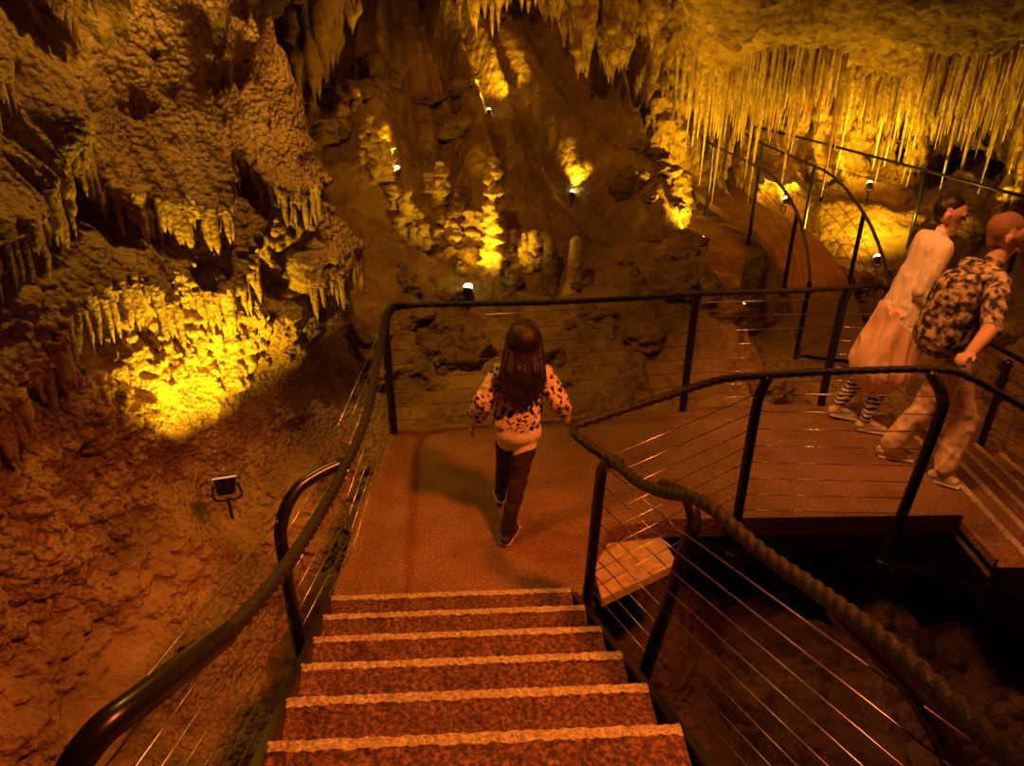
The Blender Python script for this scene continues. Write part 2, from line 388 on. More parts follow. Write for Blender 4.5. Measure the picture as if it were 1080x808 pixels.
for (x,y,r) in [(4.7,12.3,.2),(5.4,12.4,.28),(6.3,11.8,.2),(6.8,12.4,.25),(7.7,11.6,.3),(8.6,11.9,.3),(2.4,12.0,.3),(5.9,12.8,.25),(7.1,10.6,.14),(9.3,10.9,.3)]:
    column(x,y,r)
def drape(name,cx,cy,w,dpt,zt,zb,n,mat=M_back,r=(.05,.14)):
    mb=MB()
    for i in range(n):
        a=random.uniform(-1,1); b=random.uniform(-1,1)
        x=cx+a*w; y=cy+b*dpt; rr=random.uniform(*r)
        e=zb+(zt-zb)*.45*(abs(a)**1.5)+random.uniform(-.12,.35)+ .25*(b+1)*.5
        ph=random.uniform(0,6)
        lathe(mb,x,y,zt,e,lambda t:rr*(1.6-.9*t)*(1 if t<.75 else max(.06,1-((t-.75)/.25)**1.6))*(1+.22*math.sin(t*14+ph)),.75,12,44,random.randint(0,999),fr=8)
    return mb.obj(name,[mat])
drape('stalactite_drapery',1.1,9.9,.8,.35,3.9,1.9,95,r=(.04,.13))
drape('stalactite_drapery',1.75,10.4,.45,.35,3.7,1.6,44,r=(.04,.12))
drape('stalactite_drapery',-2.15,8.4,.6,.3,3.8,1.85,52,r=(.04,.11))
drape('stalactite_drapery',-.3,11.0,1.0,.35,4.2,2.45,60,r=(.04,.11))
drape('stalactite_drapery',2.3,11.4,.4,.3,3.4,1.4,30,r=(.04,.11))

def rubble(name,pts,mat):
    mb=MB(); import bmesh
    bm=bmesh.new(); bmesh.ops.create_icosphere(bm,subdivisions=4,radius=1); SV=np.array([v.co[:] for v in bm.verts]); SF=[[v.index for v in f.verts] for f in bm.faces]; bm.free()
    for (x,y,z,r) in pts:
        s=np.array([random.uniform(.7,1.5),random.uniform(.7,1.2),random.uniform(.5,1.0)])*r
        o=RNG.rand(3)*50; d=.35+1.1*fbm(SV+o,1.3,4,3)-.25*worley(SV+o,2.2,4)+.12*(fbm(SV+o,6,2,5)-.5)
        mb.add(SV*d[:,None]*s+np.array([x,y,z]),SF)
    mb.obj(name,[mat])
pts=[]
for i in range(60):
    x=random.uniform(-1.3,3.0); y=random.uniform(5.9,8.0); r=random.choice([.08,.1,.14,.2,.26]); pts.append((x,y,gz(x,y),r))
for i in range(40):
    x=random.uniform(4.3,7.5); y=random.uniform(6,10.5); r=random.uniform(.1,.32); pts.append((x,y,gz(x,y),r))
for i in range(22):
    x=random.uniform(-2.6,-.6); y=random.uniform(8.8,10.8); r=random.uniform(.1,.34); pts.append((x,y,gz(x,y),r))
for i in range(14):
    x=random.uniform(1.2,2.2); y=random.uniform(8.2,9.6); r=random.uniform(.1,.25); pts.append((x,y,gz(x,y),r))
rubble('rock_rubble',pts,M_dark)

# ------------------------------------------------------------ platform + stairs
mb=MB()
plat=[(-.97,2.93),(.36,2.99),(.44,3.3),(.60,3.62),(1.0,3.7),(2.82,3.74),(2.82,5.22),(1.33,5.12),(-.90,4.8),(-.96,4.0)]
prism(mb,plat,-.14,0,0,0)
box(mb,(1.8,3.80,-.22),(2.0,.08,.16),2); box(mb,(1.2,5.0,-.22),(3.2,.08,.16),2)
for (x,y) in [(.2,3.3),(2.3,3.95),(2.4,4.9),(-.6,4.5)]: box(mb,(x,y,-.8),(.08,.08,1.4),2)
mb.obj('viewing_platform',[M_path,M_pit,M_black],smooth=False)
mb=MB(); prism(mb,[(.50,3.12),(.98,3.42),(.93,3.66),(.46,3.58)],-.17,-.11); mb.obj('side_slab',[M_wood],smooth=False)

def staircase():
    mb=MB()
    for k in range(1,11):
        cx=-.312+.041*(k-1); cy=2.915-.282*(k-1); z=.15*k
        u=np.array([.9988,.05,0]); v=np.array([-.05,.9988,0])
        nx=90; hw=.615
        prof=[(.0,-.155),(.004,-.03),(-.002,-.014),(-.016,-.003),(-.050,.0),(-.062,-.006),(-.15,-.008),(-.23,-.006),(-.30,-.006),(-.31,-.155)]
        V=[];rs=np.random.RandomState(k)
        for i in range(nx+1):
            a=-hw+2*hw*i/nx; j=(rs.rand()-.5)*.008
            for n_,(q,zz) in enumerate(prof):
                jj=j if n_ in(1,2,3) else (rs.rand()-.5)*.011 if n_ in (4,5) else 0
                jz=(rs.rand()-.5)*.005 if n_ in (3,4,6,7) else 0
                V.append(np.array([cx,cy,z+zz+jz])+u*a+v*(q+jj))
        m=len(prof); F=[];FN=[]
        for i in range(nx):
            for s in range(m):
                t=(s+1)%m; fce=(i*m+s,i*m+t,(i+1)*m+t,(i+1)*m+s)
                (FN if s in(1,2,3) else F).append(fce)
        F.append(tuple(range(m-1,-1,-1))); F.append(tuple(nx*m+s for s in range(m)))
        mb.add(V,F,0); mb.add(V,FN,1)
    for side in (-1,1):
        a=np.array([-.312+side*.635,2.95,.02]); b=a+np.array([.041*10,-2.82,1.5])
        V=[];w=np.array([.015*1,0,0])
        for p in (a,b):
            for dz in (-.18,.08):
                for s in (-1,1): V.append(p+s*w+np.array([0,0,dz]))
        mb.add(V,[(0,1,3,2),(4,6,7,5),(0,4,5,1),(2,3,7,6),(0,2,6,4),(1,5,7,3)],2)
    o=mb.obj('staircase',[M_tread,M_nose,M_black],smooth=False)
staircase()
mb=MB()
for k in range(1,9):
    x0=2.82+.25*(k-1); z=-.10*k
    box(mb,(x0+.14,4.30,z-.04),(.29,1.86,.08),0); box(mb,(x0+.26,4.30,z+.002),(.045,1.86,.014),1)
    box(mb,(x0+.005,4.30,z+.01),(.02,1.86,.10),0)
for y in (3.35,5.23):
    V=[];
    for x,z in ((2.8,-.20),(4.85,-1.02)):
        for dz in (-.20,.0):
            for s in (-.02,.02): V.append((x,y+s,z+dz))
    mb.add(V,[(0,1,3,2),(4,6,7,5),(0,4,5,1),(2,3,7,6),(0,2,6,4),(1,5,7,3)],2)
mb.obj('descending_staircase',[M_path,M_nose,M_black],smooth=False)

# ------------------------------------------------------------ railings
def wires(mb,line,n=7,lo=.1,hi=.9,r=.003):
    for i in range(n):
        f=lo+(hi-lo)*i/(n-1)
        pts=[(x,y,zb+(zt-zb)*f) for x,y,zb,zt in line]
        for a,b in zip(pts[:-1],pts[1:]): sweep(mb,np.array([a,b]),r,2,5)
def post(mb,pts,r=.026): 
    sweep(mb,catmull(pts,.03),r,0,12)
    p=np.array(pts[0]); sweep(mb,np.array([p+[0,0,-.01],p+[0,0,.03]]),r*1.7,0,12)
RM=[M_black,M_rope,M_wire]
mb=MB()
L=[(-.80,1.30,1.42),(-.745,1.40,1.38),(-.74,1.87,1.20),(-.745,2.35,1.07),(-.745,2.77,1.0),(-.73,3.25,1.0),(-.79,4.0,1.0),(-.83,4.55,1.0),(-.80,4.70,1.02),(-.70,4.76,1.0)]
sweep(mb,catmull(L,.006),.022,1,18,lobes=3,pitch=.06,amp=.3)
sweep(mb,catmull([(-.745,1.42,1.375),(-.79,1.12,1.50),(-.83,1.0,1.53),(-.87,.93,1.47),(-.89,.93,1.30),(-.89,.95,.9)],.02),.034,0,14)
post(mb,[(-.985,2.50,.05),(-.985,2.50,.70),(-.975,2.52,.88),(-.93,2.62,.975),(-.85,2.72,.995),(-.76,2.80,1.0)],.028)
post(mb,[(-.88,4.74,-.13),(-.88,4.74,.70),(-.87,4.73,.90),(-.82,4.70,1.0)],.03)
wires(mb,[(-.89,.95,.75,1.55),(-.985,2.50,.05,1.0),(-.90,3.3,0,1.0),(-.88,4.74,0,1.0)],8)
mb.obj('rope_railing',RM)
mb=MB()
B=[(-.82,4.70,1.0),(-.6,4.78,1.0),(.2,4.86,.985),(.9,4.95,.985),(1.34,5.0,1.0),(2.0,5.08,.99),(2.45,5.12,1.0),(2.68,5.16,1.0),(3.0,5.2,.86),(4.5,5.25,.1)]
sweep(mb,catmull(B,.01),.019,1,14,lobes=3,pitch=.07,amp=.3)
for x,y in ((1.34,5.08),(2.46,5.17)):
    post(mb,[(x,y,-.13),(x,y,.75),(x,y-.02,.92),(x,y-.05,.99)],.03)
post(mb,[(3.9,5.25,-.8),(3.9,5.25,.35)],.03)
wires(mb,[(-.88,4.74,0,1.0),(1.34,5.08,0,1.0),(2.46,5.17,0,1.0),(2.9,5.22,0,.95),(4.5,5.25,-.9,.1)],8)
mb.obj('back_railing',RM)
mb=MB()
F_=[(.49,2.80,1.0),(.38,2.92,1.0),(.30,3.10,1.0),(.45,3.22,1.0),(.8,3.43,1.0),(1.15,3.63,1.0),(1.45,3.69,1.0),(1.9,3.74,1.0),(2.39,3.76,1.0),(2.6,3.76,.95),(3.0,3.76,.74),(4.6,3.72,-.1)]
sweep(mb,catmull(F_,.01),.020,1,14,lobes=3,pitch=.07,amp=.3)
post(mb,[(1.38,3.66,-.25),(1.38,3.66,.75),(1.40,3.67,.92),(1.43,3.69,.99)],.03)
post(mb,[(2.30,3.58,-.25),(2.40,3.62,.70),(2.41,3.66,.88),(2.36,3.75,.99)],.032)
post(mb,[(3.7,3.6,-.9),(3.7,3.62,.1),(3.7,3.72,.36)],.03)
wires(mb,[(.42,2.97,0,1.0),(1.38,3.66,0,1.0),(2.38,3.62,0,1.0)],8)
mb.obj('front_railing',RM)
mb=MB()
R_=[(.36,2.95,1.0),(.47,2.79,1.0),(.53,2.6,1.04),(.58,2.4,1.13),(.65,2.05,1.33),(.73,1.7,1.41),(.775,1.45,1.50),(.78,1.1,1.66),(.78,.8,1.77),(.78,.4,1.95)]
sweep(mb,catmull(R_,.006),.022,1,18,lobes=3,pitch=.06,amp=.3)
post(mb,[(.40,2.98,-.05),(.42,2.95,.72),(.43,2.90,.92),(.46,2.82,.99)],.028)
post(mb,[(.53,2.20,.18),(.66,2.22,1.0),(.68,2.22,1.10),(.665,2.30,1.17),(.60,2.45,1.12)],.028)
post(mb,[(.93,.98,.60),(.95,.98,1.25),(.945,1.02,1.38),(.89,1.16,1.48),(.80,1.38,1.50)],.028)
wires(mb,[(.42,2.96,0,1.0),(.60,2.21,.3,1.2),(.92,1.0,.75,1.6),(.95,.3,1.2,2.0)],8)
mb.obj('stair_railing',RM)

# far catwalk
mb=MB()
pc=catmull([(3.3,13.0,.22),(3.4,12,.12),(3.65,10.8,.05),(3.8,9.8,0),(3.85,8.9,-.25),(3.75,8.1,-.5),(3.6,7.5,-.68)],.25)
Tn=np.gradient(pc,axis=0); Tn[:,2]=0; Tn/=np.linalg.norm(Tn,axis=1)[:,None]; Nn=np.stack([-Tn[:,1],Tn[:,0],Tn[:,2]*0],1)
V=[];F=[]
for p,n in zip(pc,Nn):
    for s,dz in ((-.38,0),(.38,0),(.38,-.1),(-.38,-.1)): V.append(p+n*s+[0,0,dz])
for i in range(len(pc)-1):
    for s in range(4): t=(s+1)%4; F.append((i*4+s,(i+1)*4+s,(i+1)*4+t,i*4+t))
mb.add(V,F,3)
for s in (-.40,.40):
    rl=pc+Nn*s
    sweep(mb,rl+[0,0,.85],.02,0,8)
    for q in (.2,.4,.6): sweep(mb,rl+[0,0,q],.004,0,6)
    for i in range(0,len(rl),5): post(mb,[rl[i]+[0,0,-.2],rl[i]+[0,0,.7],rl[i]+[0,0,.85]],.026)
mb.obj('distant_catwalk',RM+[M_path],smooth=False)
mb=MB()
rl=catmull([(3.8,12.2,1.15),(4.7,11.3,1.0),(5.6,10.2,.85),(6.3,9.0,.75)],.3)
for dz in (0,-.3,-.6): sweep(mb,rl+[0,0,dz],.02 if dz==0 else .005,0,8)
for i in range(0,len(rl),4): sweep(mb,np.array([[rl[i][0],rl[i][1],gz(rl[i][0],rl[i][1])-.1],rl[i]]),.025,0,8)
mb.obj('distant_railing',RM)

# ------------------------------------------------------------ people
def uvcaps(p0,p1,r0,r1,flat=1.,side=None,seg=20):
    p0=np.array(p0,float);p1=np.array(p1,float);ax=p1-p0;L=np.linalg.norm(ax)
    ax=ax/L if L>1e-6 else np.array([0,0,1.])
    s=np.array(side,float) if side is not None else (np.array([1.,0,0]) if abs(ax[0])<.8 else np.array([0,1.,0]))
    s=s-ax*np.dot(s,ax); s/=np.linalg.norm(s); w=np.cross(ax,s)
    rings=[]
    for a in np.linspace(-math.pi/2,0,7)[0:]: rings.append((p0+ax*r0*math.sin(a)*(flat if flat<1 else 1),max(r0*math.cos(a),1e-4)))
    for a in np.linspace(0,math.pi/2,7): rings.append((p1+ax*r1*math.sin(a)*(flat if flat<1 else 1),max(r1*math.cos(a),1e-4)))
    th=np.linspace(0,2*np.pi,seg,endpoint=False); V=[]
    for c,r in rings: V.append(c+np.outer(r*np.cos(th),s)+np.outer(r*flat*np.sin(th),w))
    V=np.vstack(V);n=len(rings)
    F=[(i*seg+j,i*seg+(j+1)%seg,(i+1)*seg+(j+1)%seg,(i+1)*seg+j) for i in range(n-1) for j in range(seg)]
    F.append(tuple(range(seg-1,-1,-1))); F.append(tuple((n-1)*seg+j for j in range(seg)))
    return V,F,(p0,p1,r0,r1,flat,s,w)
def figure(name,parts,mats,origin,voxel=.007,smooth=6,parent=None,wrinkle=None):
    mb=MB(); info=[]
    for p in parts:
        V,F,inf=uvcaps(*p[:6]); mb.add(V,F,0); info.append((inf,p[6]))
    o=mb.obj(name+'_tmp',[],origin=origin)
    r=o.modifiers.new('r','REMESH'); r.mode='VOXEL'; r.voxel_size=voxel
    sm=o.modifiers.new('s','SMOOTH'); sm.factor=.5; sm.iterations=smooth
    dg=bpy.context.evaluated_depsgraph_get(); me=bpy.data.meshes.new_from_object(o.evaluated_get(dg))
    bpy.data.objects.remove(o); me.name=name
    n=len(me.polygons); C=np.empty(n*3); me.polygons.foreach_get('center',C); C=C.reshape(-1,3)+np.array(origin)
    best=np.full(n,9.);idx=np.zeros(n,int)
    for (p0,p1,r0,r1,flat,s,w),mi in info:
        d=p1-p0;L2=max(np.dot(d,d),1e-9); t=np.clip((C-p0)@d/L2,0,1)
        q=C-(p0+t[:,None]*d); a=q@s;b=q@w/flat; c2=(q**2).sum(1)-(q@s)**2-(q@w)**2
        dist=np.sqrt(np.maximum(a*a+b*b+np.maximum(c2,0),0))-(r0+(r1-r0)*t)
        dist*= min(1,flat+.3)
        m=dist<best; best=np.where(m,dist,best); idx=np.where(m,mi,idx)
    me.materials.clear()
    for m in mats: me.materials.append(m)
    me.polygons.foreach_set('material_index',idx.astype(np.int32)); me.polygons.foreach_set('use_smooth',[True]*n); me.update()
    if wrinkle:   # cloth folds on the listed material slots
        nv=len(me.vertices); lv=np.empty(len(me.loops),dtype=np.int32); me.loops.foreach_get('vertex_index',lv)
        lt=np.empty(n,dtype=np.int32); me.polygons.foreach_get('loop_total',lt)
        fi=np.repeat(np.arange(n),lt); cnt=np.bincount(lv,minlength=nv)
        for slot,(amp,sc) in wrinkle.items():
            msk=(idx==slot)[fi].astype(float); w_=np.bincount(lv,weights=msk,minlength=nv)/np.maximum(cnt,1)
            co_=np.empty(nv*3); me.vertices.foreach_get('co',co_); co_=co_.reshape(-1,3); no=np.empty(nv*3); me.vertices.foreach_get('normal',no); no=no.reshape(-1,3)
            f=1-np.abs(2*fbm(co_+7.3,sc,2,5)-1); co_+=no*(w_*(f-.6)*amp)[:,None]; me.vertices.foreach_set('co',co_.ravel()); me.update()
    o=bpy.data.objects.new(name,me); COL.objects.link(o); o.location=origin
    if parent: o.parent=parent; o.location=Vector(origin)-parent.location
    return o
def hand(parts,wr,d,nrm,mi,sc=1.,curl=.5,thumb=1):
    wr=np.array(wr,float); d=np.array(d,float);d/=np.linalg.norm(d); nrm=np.array(nrm,float); nrm-=d*np.dot(nrm,d); nrm/=np.linalg.norm(nrm)
    s=np.cross(d,nrm)*thumb; n0=nrm.copy()
    parts.append((wr,wr+d*.03*sc,.024*sc,.03*sc,.6,s,mi))
    for k,(o,l) in enumerate(((.03,.07),(.01,.078),(-.01,.072),(-.029,.056))):
        b=wr+d*(.075 if k<3 else .07)*sc+s*o*sc
        parts.append((wr+d*.02*sc+s*o*.6*sc,b,.014*sc,.012*sc,.8,s,mi))
        dd=d; c=b; nn=n0
        for j,f in enumerate((.45,.32,.26)):
            a=curl*(.7+.35*j); nd=dd*math.cos(a)+nn*math.sin(a); e=c+nd*l*f*sc*1.05
            parts.append((c,e,(.0098-.001*j)*sc,(.009-.001*j)*sc,1,s,mi))
            nn=nn*math.cos(a)-dd*math.sin(a); c=e; dd=nd
    b=wr+d*.022*sc+s*.024*sc; m=b+(d*.6+s*.7+n0*.3)*.034*sc; e=m+(d*.85+s*.15+n0*.4)*.03*sc
    parts.append((b,m,.013*sc,.011*sc,1,s,mi)); parts.append((m,e,.0105*sc,.009*sc,1,s,mi))
def shoe(parts,ank,toe,mi,ms,sc=1.):
    ank=np.array(ank,float);toe=np.array(toe,float); d=toe-ank; d[2]=0; L=np.linalg.norm(d); d/=L; s=np.array([-d[1],d[0],0])
    heel=np.array([ank[0],ank[1],0])-d*.035*sc; zb_h=ank[2]-.075*sc; zb_t=toe[2]
    h=heel.copy();h[2]=zb_h; t=np.array([toe[0],toe[1],zb_t])
    up=np.array([0,0,1.])
    parts.append((h+up*.012,t+up*.012,.036*sc,.042*sc,.36,s,ms))
    parts.append((h+up*.045*sc,t-d*.03+up*.033*sc,.032*sc,.034*sc,.85,s,mi))
    parts.append((ank,h+up*.05*sc+d*.03,.034*sc,.034*sc,1,s,mi))
    parts.append((ank+d*.02,t-d*.05+up*.04*sc,.034*sc,.03*sc,.9,s,mi))
M_skin=plain('skin',(.68,.42,.28),rough=.55,bs=8,var=.1)
M_hair=plain('dark_hair',(.022,.012,.008),rough=.4,bump=.5,bs=90)
M_leo=spots('leopard_knit',(.85,.70,.50),(.012,.008,.006),32,.40,.48,warp=.04)
M_cream=plain('cream_rib_knit',(.88,.8,.68),rough=.85,bs=80,var=.1)
M_pants=plain('dark_trousers',(.035,.02,.018),rough=.8)
M_shoe=plain('dark_sneaker',(.05,.035,.03),rough=.6)
M_sole=plain('white_sole',(.85,.8,.72),rough=.6,var=.05)
M_eye=plain('eye_dark',(.02,.015,.01),rough=.2)
M_lip=plain('lips',(.45,.16,.12),rough=.5)
def headface(parts,hc,fwd,up,sc,mi,mh,ml=None,hair='short'):
    hc=np.array(hc,float);f=np.array(fwd,float);f/=np.linalg.norm(f);u=np.array(up,float);u-=f*np.dot(u,f);u/=np.linalg.norm(u);s=np.cross(f,u)
    A=lambda a,b,c:hc+(f*a+s*b+u*c)*sc
    parts.append((A(-.012,0,.025),A(.005,0,.02),.085*sc,.078*sc,.9,f,mi))
    parts.append((A(.012,0,-.01),A(.03,0,-.065),.062*sc,.036*sc,.9,s,mi))
    parts.append((A(.082,0,.01),A(.098,0,-.022),.008*sc,.013*sc,1,s,mi))
    parts.append((A(.07,-.028,.027),A(.07,.028,.027),.012*sc,.012*sc,1,None,mi))
    parts.append((A(.074,-.016,-.05),A(.074,.016,-.05),.008*sc,.008*sc,1,None,ml if ml is not None else mi))
    for q in(-1,1): parts.append((A(-.008,q*.078,.015),A(-.008,q*.08,-.015),.018*sc,.013*sc,.5,f,mi))
    if hair=='short':
        parts.append((A(-.035,0,.035),A(-.02,0,.052),.086*sc,.078*sc,.92,f,mh)); parts.append((A(-.05,0,-.0),A(-.045,0,-.04),.06*sc,.045*sc,.9,s,mh))
    return A
def eyes(A,sc,parent):
    mb=MB()
    for q in(-1,1):
        V,F,_=uvcaps(A(.074,q*.03,.006),A(.0745,q*.031,.006),.010*sc,.010*sc,1,None,12); mb.add(V,F,0)
    o=mb.obj('eyes',[M_eye]); o.parent=parent; o.location=-Vector(parent.location)
X=(1,0,0)
# girl
gp=[]
gp+=[((.03,3.665,.70),(.045,3.69,.86),.140,.125,.68,X,1),((.045,3.69,.86),(.055,3.70,.99),.122,.13,.66,X,1),
 ((-.03,3.70,1.0),(.145,3.70,1.0),.062,.062,1,None,1),((.03,3.66,.655),(.03,3.665,.675),.143,.143,.68,X,2),
 ((.06,3.70,1.02),(.065,3.715,1.10),.045,.04,1,X,0)]
gp+=[((.03,3.665,.63),(.03,3.665,.68),.118,.118,.75,X,3),
 ((.085,3.66,.62),(.035,3.58,.36),.070,.047,1,X,3),((.035,3.58,.36),(-.03,3.475,.09),.050,.036,1,X,3),
 ((-.025,3.67,.62),(-.045,3.80,.37),.070,.047,1,X,3),((-.045,3.80,.37),(-.07,3.83,.13),.050,.036,1,X,3)]
shoe(gp,(-.03,3.47,.075),(.02,3.61,.0),4,5,.95); shoe(gp,(-.07,3.83,.12),(-.09,3.97,.015),4,5,.95)
gp+=[((-.06,3.70,1.01),(-.155,3.65,.86),.058,.058,1,X,1),((-.155,3.65,.86),(-.20,3.70,.745),.058,.054,1,X,1),((-.203,3.703,.738),(-.21,3.71,.72),.045,.042,1,X,2),((-.205,3.70,.73),(-.222,3.72,.685),.024,.022,1,X,0),
 ((.17,3.70,1.01),(.255,3.63,.87),.058,.058,1,X,1),((.255,3.63,.87),(.285,3.70,.78),.058,.054,1,X,1),((.288,3.705,.773),(.295,3.715,.758),.045,.042,1,X,2),((.29,3.70,.765),(.308,3.735,.735),.024,.022,1,X,0)]
hand(gp,(-.222,3.72,.685),(-.25,.35,-.8),(.9,.1,-.3),0,.85,.35,1)
hand(gp,(.308,3.735,.735),(.35,.5,-.6),(-.9,.3,-.3),0,.85,.35,-1)
A=headface(gp,(.065,3.735,1.19),(0,1,-.1),(0,.1,1),.92,0,6,None,'none')
girl=figure('girl',gp,[M_skin,M_leo,M_cream,M_pants,M_shoe,M_sole,M_hair],(0,3.65,0),.006,5,wrinkle={1:(.018,14),3:(.014,14)})
eyes(A,.92,girl)
hp=[((.065,3.70,1.215),(.065,3.735,1.225),.103,.09,1,X,0),((.065,3.68,1.18),(.06,3.635,1.02),.108,.122,.62,X,0),((.06,3.635,1.02),(.04,3.60,.93),.118,.08,.42,X,0)]
for i in range(64):
    a=random.uniform(-1,1); x=.06+a*.12; e=random.uniform(.82,.93)+abs(a)*.06; zz=random.uniform(.97,1.08)
    x2=.04+a*.085+random.uniform(-.035,.035)
    hp.append(((.065+a*.09,3.655,1.2),(x,3.60-.02*random.random(),zz),.018,.017,1,X,0)); hp.append(((x,3.595,zz),(x2,3.575-.02*random.random(),e),.017,.005,1,X,0))
figure('long_hair',hp,[M_hair],(0,3.65,0),.006,1,girl)

# woman in long tunic
M_tunic=plain('pale_cardigan',(.92,.86,.72),rough=.85,bump=.3,bs=25,var=.06)
M_dress=plain('peach_tunic',(.95,.66,.48),rough=.85,bump=.3,bs=12,var=.12)
M_zebra=spots('zebra_leggings',(.85,.78,.68),(.02,.015,.012),9,.42,.52,kind='wave')
M_wsho=plain('pale_sneaker',(.72,.62,.52),rough=.6)
wp=[((2.86,4.9,1.36),(2.82,4.9,1.18),.15,.145,.75,(0,1,0),1),((2.82,4.9,1.18),(2.76,4.88,.86),.145,.19,.8,(0,1,0),1),
 ((2.76,4.88,.88),(2.68,4.86,.52),.18,.235,.85,(0,1,0),2),((2.86,4.80,1.40),(2.86,5.0,1.40),.062,.062,1,None,1),
 ((2.875,4.9,1.42),(2.91,4.9,1.50),.05,.045,1,None,0),
 ((2.74,4.80,.6),(2.71,4.79,.45),.075,.065,1,X,3),((2.71,4.79,.45),(2.62,4.76,.12),.065,.044,1,X,3),
 ((2.70,4.92,.6),(2.64,4.93,.45),.075,.065,1,X,3),((2.64,4.93,.45),(2.50,4.96,.14),.065,.044,1,X,3)]
shoe(wp,(2.62,4.76,.085),(2.78,4.72,.0),4,5,1.05); shoe(wp,(2.49,4.96,.10),(2.64,4.93,.0),4,5,1.05)
wp+=[((2.86,4.79,1.39),(2.76,4.72,1.12),.066,.06,1,X,1),((2.76,4.72,1.12),(2.90,4.66,.98),.058,.048,1,X,1),((2.90,4.66,.98),(2.94,4.65,.96),.03,.026,1,X,0),
 ((2.86,5.01,1.39),(2.90,5.07,1.12),.062,.052,1,X,1),((2.90,5.07,1.12),(3.05,5.05,.98),.05,.04,1,X,1),((3.05,5.05,.98),(3.09,5.05,.965),.03,.026,1,X,0)]
hand(wp,(2.94,4.65,.96),(.9,0,-.35),(-.2,.3,-.9),0,.95,.5,1); hand(wp,(3.09,5.05,.965),(.9,0,-.3),(-.2,-.3,-.9),0,.95,.5,-1)
A=headface(wp,(2.93,4.9,1.59),(.75,-.66,-.12),(0,0,1),1.08,0,6,7)
woman=figure('woman_in_tunic',wp,[M_skin,M_tunic,M_dress,M_zebra,M_wsho,M_sole,M_hair,M_lip],(2.7,4.85,0),.007,5,wrinkle={1:(.022,(14,14,5)),2:(.05,(11,11,2))}); eyes(A,1.08,woman)

# man in camouflage
M_camo=spots('camouflage_cloth',(.6,.48,.3),(.02,.018,.012),24,.3,.5,kind='camo')
M_khaki=plain('khaki_trousers',(.85,.66,.47),rough=.85,bump=.35,bs=18,var=.12)
mp=[((2.88,4.43,.80),(2.93,4.44,1.08),.15,.165,.74,(0,1,0),1),((2.93,4.44,1.08),(2.97,4.45,1.28),.165,.17,.72,(0,1,0),1),
 ((2.97,4.32,1.32),(2.97,4.60,1.32),.075,.075,1,None,1),((2.99,4.46,1.36),(3.03,4.46,1.46),.058,.053,1,X,0),
 ((2.87,4.43,.74),(2.88,4.43,.80),.15,.15,.8,(0,1,0),2),
 ((2.87,4.35,.72),(2.80,4.37,.42),.104,.08,1,X,2),((2.80,4.37,.42),(2.65,4.40,.12),.08,.068,1,X,2),
 ((2.91,4.47,.72),(3.06,4.34,.36),.104,.08,1,X,2),((3.06,4.34,.36),(2.96,4.25,.02),.08,.068,1,X,2)]
shoe(mp,(2.63,4.41,.085),(2.79,4.36,.0),3,4,1.18); shoe(mp,(2.93,4.24,-.012),(3.04,4.17,-.098),3,4,1.12)
mp+=[((2.97,4.31,1.32),(2.86,4.08,1.12),.07,.058,1,X,1),((2.86,4.08,1.12),(2.64,3.87,1.05),.048,.033,1,X,0),
 ((2.97,4.61,1.32),(3.04,4.72,1.05),.07,.058,1,X,1),((3.04,4.72,1.05),(3.24,4.68,.95),.048,.033,1,X,0)]
hand(mp,(2.64,3.87,1.05),(-.85,-.5,-.02),(0,-.25,-.95),0,1.0,.75,1); hand(mp,(3.24,4.68,.95),(.85,-.1,-.3),(-.1,-.2,-.95),0,1.0,.5,-1)
A=headface(mp,(3.05,4.46,1.565),(.9,-.4,-.2),(.1,0,1),1.18,0,5,None)
M_short=plain('cropped_hair',(.26,.13,.08),rough=.7)
man=figure('man_in_camouflage',mp,[M_skin,M_camo,M_khaki,M_wsho,M_sole,M_short],(2.95,4.4,-.10),.007,5,wrinkle={1:(.02,11),2:(.03,(12,12,8))}); eyes(A,1.18,man)
bp_=[((2.76,4.38,.95),(2.80,4.40,1.24),.19,.165,.78,(0,1,0),0),((2.67,4.38,.94),(2.68,4.39,1.08),.10,.09,.6,(0,1,0),0),((2.82,4.33,1.33),(2.94,4.30,1.37),.02,.02,1,X,0),((2.82,4.51,1.33),(2.94,4.56,1.37),.02,.02,1,X,0)]
figure('backpack',bp_,[M_camo],(2.95,4.4,-.10),.008,4,man,wrinkle={0:(.02,9)})

